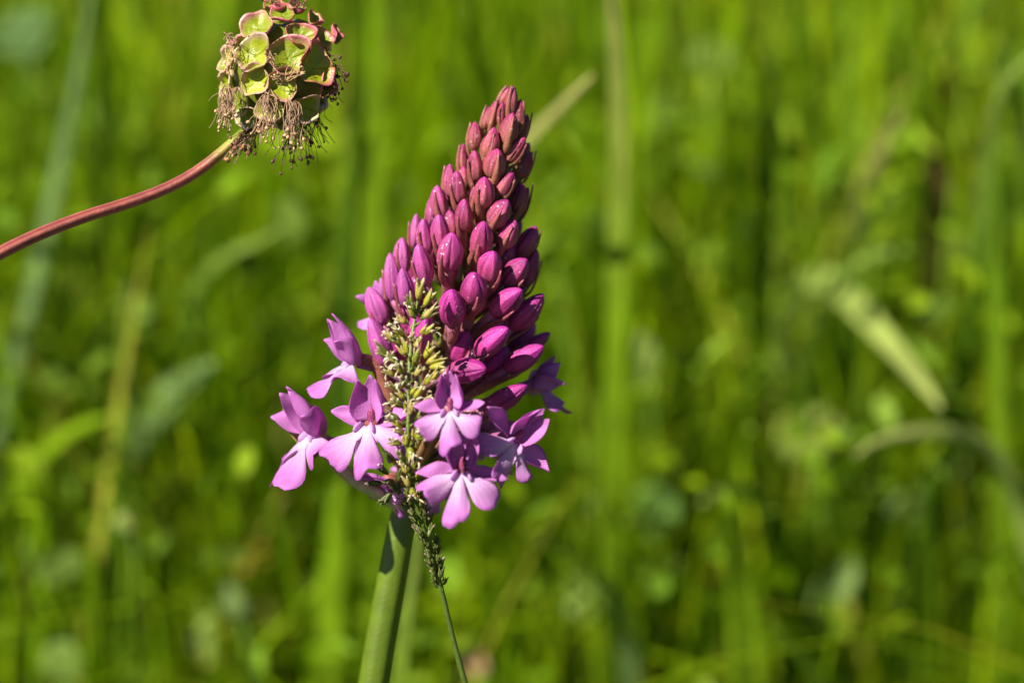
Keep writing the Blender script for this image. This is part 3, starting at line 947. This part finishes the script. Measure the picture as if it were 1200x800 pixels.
# hanging behind the grass spike at the bottom of the cone
make_flower(C(452, 568, -0.15), cv(-0.35, -0.75, 0.25), cv(-0.7, 0.5, 0.3), 0.75, lat=(0.6, 0.6, 0.0), ovary=[C(462, 562, -0.25), axis_pt(590)], ovary_col=RB, spur=False)
# opening at the back of the left edge
make_flower(C(455, 362, -0.65), cv(-0.50, 0.45, -0.60), cv(-0.45, 1, 0.0), 0.95, lat=(0.5, 0.6, 0.5), ovary=[C(470, 380, -0.6), axis_pt(440)], ovary_col=RB)
# the far side
for px, py, zz, fc in [(540, 500, -1.35, (0.25, 0.1, -0.95)), (480, 470, -1.30, (-0.5, 0.1, -0.9)), (572, 510, -1.0, (0.6, 0.1, -0.8)), (505, 560, -1.2, (-0.1, -0.1, -0.98))]:
    make_flower(C(px, py, zz), cv(*fc), cv(0, 1, 0), 1.0, ovary=[axis_pt(py + 45)], ovary_col=RB)

# ------------------------------------------------------------------ flowering grass leaning on the orchid
GP = [(491, 345), (485, 380), (480, 420), (479, 470), (478, 520), (481, 560), (491, 602), (505, 646), (517, 690), (530, 745), (545, 800)]


def gz(py):
    return ramp([(340, 0.78), (420, 1.02), (520, 1.15), (590, 0.75), (700, 0.40), (800, 0.3)], py)


gfoot = C(545, 800, 0.3)
gor = Vector((gfoot.x + 3.5, gfoot.y + 2.0, 0))
grass = thing("flowering_grass", gor, "slender green grass with a spike of cream anthers leaning across the orchid", "grass")
grass["kind"] = "thing"
mb = MB()
gp = [C(x, y, gz(y)) for x, y in GP] + [gfoot + (gor - gfoot) * 0.5 + Vector((-0.5, 0, 0)), gor + Vector((0, 0, -0.2))]
mb.tube(spline(gp, 130), lambda t: ramp([(0, 0.018), (0.1, 0.03), (0.2, 0.036), (1, 0.05)], t), lambda t, a: lerp((0.20, 0.26, 0.05), (0.085, 0.13, 0.012), min(1, t * 6)), n=8)
mb.build("stem", M_GLUME, grass)


def gx(py):
    for (x0, y0), (x1, y1) in zip(GP, GP[1:]):
        if py <= y1:
            return x0 + (x1 - x0) * max(0, py - y0) / (y1 - y0)
    return GP[-1][0]


def make_spikelet(px, py, dx, dy, ln, anthers, pale=1.0, dz=None, ng=4, dark=False):
    dz = random.uniform(0.1, 0.6) if dz is None else dz
    zc = gz(py) + random.uniform(-0.05, 0.14)
    base = C(px, py, zc)
    d = cv(dx, dy, dz)
    s1 = d.cross(cv(0, 0, 1)).normalized(); s2 = s1.cross(d)
    mb = MB()
    gcol = (0.055, 0.080, 0.008) if dark else random.choice([(0.37, 0.35, 0.020), (0.24, 0.26, 0.014), (0.50, 0.42, 0.06), (0.14, 0.18, 0.010), (0.46, 0.36, 0.10)])
    b0 = mb.vert(base, gcol)
    jp = C(gx(py + 8), py + 8, gz(py + 8))
    mb.tube([base, base * 0.5 + jp * 0.5 + s1 * 0.01, jp], lambda t: 0.012, lambda t: (0.20, 0.26, 0.05), n=5, start=b0)
    L = ln / 100 * 1.28
    a0 = random.uniform(0, 6.28)
    for k in range(ng):
        an = a0 + 2 * math.pi * k / ng
        rd = s1 * math.cos(an) + s2 * math.sin(an)
        sp_ = random.uniform(0.16, 0.46)
        lk = L * random.uniform(0.75, 1.1)
        g1 = (d + rd * sp_).normalized(); g2 = (d + rd * sp_ * 0.5).normalized()
        pts = spline([base + g1 * 0.015, base + g1 * lk * 0.35 + rd * 0.012, base + g1 * lk * 0.6 + g2 * lk * 0.1, base + g1 * lk * 0.6 + g2 * lk * 0.42], 8)
        tipc = (0.60, 0.53, 0.34) if not dark else (0.16, 0.19, 0.04)
        if random.random() < 0.25:
            tipc = (0.45, 0.24, 0.28)
        mb.ribbon(pts, lambda t: lk * 0.185 * (math.sin(math.pi * (0.12 + 0.86 * t ** 0.8)) ** 0.9) + 0.003, -rd,
                  lambda t, x: lerp(lerp(gcol, (0.58, 0.52, 0.16), 0.5 * max(0, abs(x) - 0.5) * 1.8), tipc, max(0, t - 0.68) * 2.4), cup=1.1, thick=0.010, nv=5, start=b0)
    o = mb.build("spikelet", M_GLUME, grass)
    if anthers:
        mb = MB()
        p0 = base + d * L * 0.55
        b1 = mb.vert(p0, (0.75, 0.72, 0.58))
        for k in range(random.randint(4, 6)):
            v = Vector([random.gauss(0, 1) for _ in range(3)]).normalized() * 0.9 + d * 0.7 + cv(0, 0, 1) * 0.35
            v.normalize()
            l2 = random.uniform(0.05, 0.11)
            w2 = Vector([random.gauss(0, 1) for _ in range(3)]).normalized()
            c = random.choice([(0.66, 0.58, 0.38), (0.60, 0.50, 0.26), (0.72, 0.66, 0.50), (0.52, 0.38, 0.26)])
            mb.tube(spline([p0, p0 + v * l2 * 0.6, p0 + v * l2 + w2 * 0.03, p0 + v * l2 * 1.05 + w2 * 0.06 + Vector((0, 0, -0.02))], 7),
                    lambda t: 0.005 + 0.006 * (t > 0.5), lambda t: c, n=5, start=b1)
        mb.build("anthers", M_ANTHER, o)


SPK = [(490, 354, .1, 1, 21, 0), (497, 360, .6, .8, 18, 0), (484, 360, -.3, .9, 15, 0), (497, 374, .7, .6, 20, 0), (485, 374, -.3, .8, 16, 1), (476, 380, -.7, .5, 14, 1),
       (495, 392, .8, .4, 18, 1), (472, 393, -.6, .5, 15, 1), (464, 402, -.7, .5, 16, 1), (468, 406, -.5, .6, 14, 0), (456, 420, -.8, .55, 22, 0), (481, 402, .2, .8, 14, 0),
       (478, 416, -.2, .8, 16, 0), (485, 427, .3, .8, 15, 0), (502, 427, .8, .5, 22, 0), (506, 431, .95, .2, 20, 0), (499, 422, .5, .8, 18, 0), (466, 427, -.6, .5, 16, 1),
       (472, 440, -.3, .6, 16, 1), (461, 441, -.7, .4, 14, 1), (490, 441, .3, .5, 14, 0), (508, 447, .6, .6, 18, 0), (500, 452, .4, .5, 16, 1), (478, 456, -.2, .6, 16, 1),
       (467, 459, -.6, .4, 16, 1), (485, 468, .4, .5, 15, 0), (495, 471, .6, .3, 15, 1), (471, 478, -.5, .4, 16, 1), (480, 488, .1, .6, 15, 1), (468, 491, -.8, .2, 17, 1),
       (488, 492, .4, .5, 13, 0), (475, 508, -.6, .3, 15, 1), (487, 515, .6, .4, 15, 1), (480, 520, .1, -.5, 18, 1), (471, 520, -.7, .1, 16, 1), (484, 528, .3, -.7, 15, 1),
       (480, 552, -.5, .5, 16, 1), (486, 560, .3, .3, 14, 1), (483, 570, .1, -.6, 15, 1)]
for px, py, dx, dy, ln, an in SPK:
    make_spikelet(gx(py) + (px - gx(py)) * 0.85, py, dx, dy, ln, an)
for px, py, dx, dy, ln in [(462, 540, -.5, .5, 14), (456, 556, -.6, .5, 16), (450, 566, -.8, .0, 16), (460, 574, -.4, -.5, 16), (457, 582, -.6, -.4, 14), (466, 566, .1, .7, 14), (468, 580, -.2, .6, 14), (462, 562, -.3, -.1, 14)]:
    make_spikelet(px, py, dx, dy, ln, px == 456, dark=True, ng=5)
for k in range(26):                            # short spikelets close to the stem
    py = 352 + 226 * (k + random.random()) / 26
    sg = -1 if k % 2 else 1
    make_spikelet(gx(py) + sg * random.uniform(1, 9), py, sg * random.uniform(.1, .7), random.uniform(.4, 1), random.uniform(11, 16), k % 6 == 0, ng=4)
yy = 574
k = 0
while yy < 690:
    sg = -1 if k % 2 else 1
    wd = ramp([(574, 7), (620, 7), (660, 5), (690, 3)], yy)
    make_spikelet(gx(yy) + sg * random.uniform(0.2, 1) * wd, yy, sg * 0.42 - 0.18, 0.9, random.uniform(9, 13), 0, dark=True, dz=random.uniform(-0.1, 0.4), ng=4)
    yy += random.uniform(2.6, 4.6)
    k += 1

# ------------------------------------------------------------------ burnet head on its red stem
ST = [(286, 156), (270, 170), (250, 187), (225, 205), (195, 221), (150, 238), (100, 254), (55, 271), (0, 297), (-60, 335)]
SZ = [-0.05, 0.0, 0.05, 0.1, 0.2, 0.35, 0.55, 0.75, 1.0, 1.2]
sp_pts = [C(x, y, z) for (x, y), z in zip(ST, SZ)]
bfoot = Vector((sp_pts[-1].x - 1.6, sp_pts[-1].y + 0.2, 0))
burnet = thing("burnet", bfoot, "green burnet seed head with pink rims on a curved red stem", "seed head")
mb = MB()
full = sp_pts + [sp_pts[-1] + Vector((-0.9, 0, -2.2)), Vector((bfoot.x - 0.2, bfoot.y, 12)), bfoot + Vector((0, 0, -0.2))]


def scol(t, a):
    k = abs(((a * 5) % 1) - 0.5) * 2
    red = lerp((0.16, 0.024, 0.024), (0.34, 0.105, 0.075), k)
    return lerp((0.24, 0.26, 0.03), red, min(1, max(0, (t - 0.007) * 75)))


mb.tube(spline(full, 160), lambda t: ramp([(0, 0.062), (0.06, 0.068), (0.12, 0.076), (1, 0.10)], t), scol, n=20, ribs=0.06, nrib=5)
mb.build("stem", M_REDSTEM, burnet)

BC = C(328, 86, 0.0)
BR = (0.62, 0.68, 0.60)
mb = MB()
mb.ellipsoid(BC, (RGT * BR[0] * 0.86, -FWD * BR[2] * 0.86, UPV * BR[1] * 0.86), n=24, m=16, col=lambda t: lerp((0.24, 0.28, 0.02), (0.16, 0.18, 0.02), t), bumpy=0.05)
mb.build("core", M_CALYX, burnet)


def make_sepal(c, n, r, asp, up, pink, deep=0.6, col=(0.30, 0.33, 0.012)):
    """One hollow calyx lobe with a raised coloured rim."""
    n = n.normalized()
    a = up.cross(n)
    if a.length < 0.05:
        a = RGT.cross(n)
    a.normalize()
    b = n.cross(a).normalized()
    mb = MB()
    na, nr = 28, 9
    rim = lerp((0.72, 0.62, 0.46), (0.55, 0.085, 0.16), pink)
    ph = random.uniform(0, 6.28)
    top, bot, cols = [], [], []
    for k in range(na + 1):
        th = 2 * math.pi * (k % na) / na
        ro = r * (1 + 0.09 * math.sin(2 * th + 3 * ph) + 0.11 * math.sin(3 * th + ph) + 0.06 * math.sin(5 * th + 2 * ph) + 0.16 * max(0, math.sin(th)) ** 6)
        rt, rb, rc = [], [], []
        for j in range(nr):
            f = j / (nr - 1)
            rho = 0.004 + ro * f * (1 - 0.10 * f ** 5)
            hgt = r * deep * (f ** 2.2) * (1 + 0.30 * math.sin(2 * th + ph) + 0.25 * math.sin(3 * th + 2 * ph)) + r * 0.05 * math.sin(7 * th + ph) * f - r * deep * 0.75
            p = c + a * math.cos(th) * rho * asp + b * math.sin(th) * rho + n * hgt
            tck = 0.035 * (1 - 0.45 * f)
            rt.append(p + n * tck * 0.3); rb.append(p - n * tck)
            cc = lerp(col, tuple(v * 1.12 for v in col), f)
            rc.append(lerp(cc, rim, min(1, max(0, f - 0.66) * 4.2) * (0.75 + 0.25 * math.sin(th * 2 + ph))))
        top.append(rt); bot.append(rb); cols.append(rc)
    mb.sheet(top, bot, cols)
    mb.build("sepal", M_CALYX, burnet)


EXPL = [  # photo x,y, radius, width/height, pinkness
    (301, 30, 19, 1.0, .45), (264, 72, 15, .75, .15), (296, 63, 22, 1.0, .15), (352, 41, 16, 1.0, .8), (331, 16, 14, 1.1, .7), (322, 6, 12, 1.1, .9),
    (348, 8, 12, .8, .9), (369, 21, 13, .7, .8), (378, 44, 14, .85, .8), (395, 40, 12, .55, .9), (338, 66, 24, 1.0, .5), (371, 78, 23, 1.0, .7),
    (299, 95, 16, 1.2, .3), (330, 100, 17, 1.2, .4), (263, 100, 13, .8, .05), (288, 138, 14, 1.0, .05), (358, 128, 17, 1.0, .1), (280, 120, 15, .9, .05), (383, 100, 15, .7, .6), (316, 128, 16, 1.0, .05)]
used = []
for px, py, r, asp, pk in EXPL:
    ox, oy = (px - 328) / 100, (86 - py) / 100
    q = min(0.94, (ox / 0.72) ** 2 + (oy / 0.80) ** 2)
    oz = 0.62 * math.sqrt(1 - q)
    n = cv(ox / 0.5 + random.uniform(-.15, .15), oy / 0.6 + 0.15, oz / 0.42 + 0.5)
    c = C(px, py, oz * 1.0)
    used.append((c - BC).normalized())
    make_sepal(c, n, r / 100 * 1.10, asp, cv(random.uniform(-.6, .6), 1, 0), min(1, pk + 0.3), deep=random.uniform(0.42, 0.66), col=lerp((0.36, 0.40, 0.008), (0.19, 0.25, 0.010), random.random()))
for k in range(64):
    y = 1 - 2 * (k + 0.5) / 64
    rr = math.sqrt(1 - y * y)
    ph = k * ga
    dx, dz = rr * math.cos(ph), rr * math.sin(ph)
    dd = cv(dx, y, dz)
    if y < -0.86 or any(dd.dot(u_) > 0.935 for u_ in used):
        continue
    c = BC + (RGT * dx * BR[0] + UPV * y * BR[1] - FWD * dz * BR[2]) * 0.97
    make_sepal(c, cv(dx, y + 0.2, dz), random.uniform(0.15, 0.20), random.uniform(0.7, 1.1), cv(random.uniform(-.5, .5), 1, 0), random.uniform(0.2, 0.9) * (y > -0.3), deep=0.4)


def make_tuft(start, ends, col, acol, fr=0.0042, ar=0.021, sag=0.1):
    """Dry stamens: thin filaments from one point, each ending in a small anther."""
    mb = MB()
    b0 = mb.vert(start, col)
    tips = []
    for e in ends:
        mid = start * 0.5 + e * 0.5 + Vector((random.uniform(-.08, .08), random.uniform(-.08, .08), sag * random.uniform(-0.3, 1)))
        q = start * 0.2 + e * 0.8 + Vector((random.uniform(-.03, .03), random.uniform(-.03, .03), 0))
        mb.tube(spline([start, mid, q, e], 9), lambda t: fr, lambda t: col, n=4, start=b0)
        tips.append(e)
    o = mb.build("stamen_tuft", M_DRY, burnet)
    for e in tips:
        if random.random() < 0.5:
            mb = MB()
            r = ar * random.uniform(0.7, 1.25)
            v = Vector([random.gauss(0, 1) for _ in range(3)]).normalized()
            w = v.cross(Vector((0.3, 0.2, 0.9))).normalized()
            a_ = lerp(acol, tuple(x * 0.5 for x in acol), random.random() * 0.6)
            mb.ellipsoid(e, (v * r * 1.25, w * r * 0.8, v.cross(w) * r * 0.85), n=7, m=5, col=lambda t: a_, bumpy=0.12)
            mb.build("anther", M_DRY, o)


def tuft(px, py, z, tx, ty, spx, spy, n, col, acol, **kw):
    m = max(1, n // 6)
    for _ in range(m):
        s_ = C(px + random.gauss(0, spx * 0.7), py + random.gauss(0, 4), z + random.uniform(-0.05, 0.05))
        es = [C(tx + random.gauss(0, spx * 1.15), py + (ty - py) * random.uniform(0.6, 1.12) + random.gauss(0, spy * 0.7), z + random.uniform(-0.05, 0.24)) for _ in range(max(3, int(n * 1.7 / m)))]
        make_tuft(s_, es, col, acol, **kw)


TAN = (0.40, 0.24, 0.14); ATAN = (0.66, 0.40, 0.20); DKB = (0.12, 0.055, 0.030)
tuft(268, 100, 0.50, 262, 140, 8, 12, 18, TAN, ATAN, ar=0.018)
tuft(275, 112, 0.50, 258, 150, 6, 7, 12, TAN, ATAN)
tuft(270, 60, 0.52, 268, 85, 3, 7, 7, ATAN, ATAN)
tuft(268, 40, 0.45, 273, 55, 5, 6, 6, TAN, ATAN)
tuft(314, 112, 0.60, 312, 160, 8, 9, 22, TAN, ATAN)
tuft(344, 116, 0.60, 341, 164, 6, 9, 20, TAN, ATAN)
tuft(333, 100, 0.68, 322, 88, 4, 5, 5, TAN, ATAN, ar=0.013)
tuft(333, 98, 0.68, 352, 74, 4, 3, 5, ATAN, ATAN, ar=0.014)
tuft(316, 62, 0.66, 317, 70, 3, 8, 5, TAN, ATAN, ar=0.015)
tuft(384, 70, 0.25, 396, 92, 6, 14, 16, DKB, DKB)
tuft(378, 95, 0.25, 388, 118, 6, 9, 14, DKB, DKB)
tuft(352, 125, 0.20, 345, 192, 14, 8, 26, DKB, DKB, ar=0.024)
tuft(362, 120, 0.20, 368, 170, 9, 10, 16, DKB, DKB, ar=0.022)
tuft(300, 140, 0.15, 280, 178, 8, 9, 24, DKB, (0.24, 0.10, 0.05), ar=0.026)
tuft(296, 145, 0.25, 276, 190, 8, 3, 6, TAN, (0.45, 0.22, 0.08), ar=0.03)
tuft(318, 8, 0.1, 322, 0, 6, 4, 6, DKB, (0.3, 0.08, 0.06), ar=0.02)
tuft(345, 10, 0.1, 350, 2, 6, 4, 6, DKB, (0.3, 0.08, 0.06), ar=0.02)
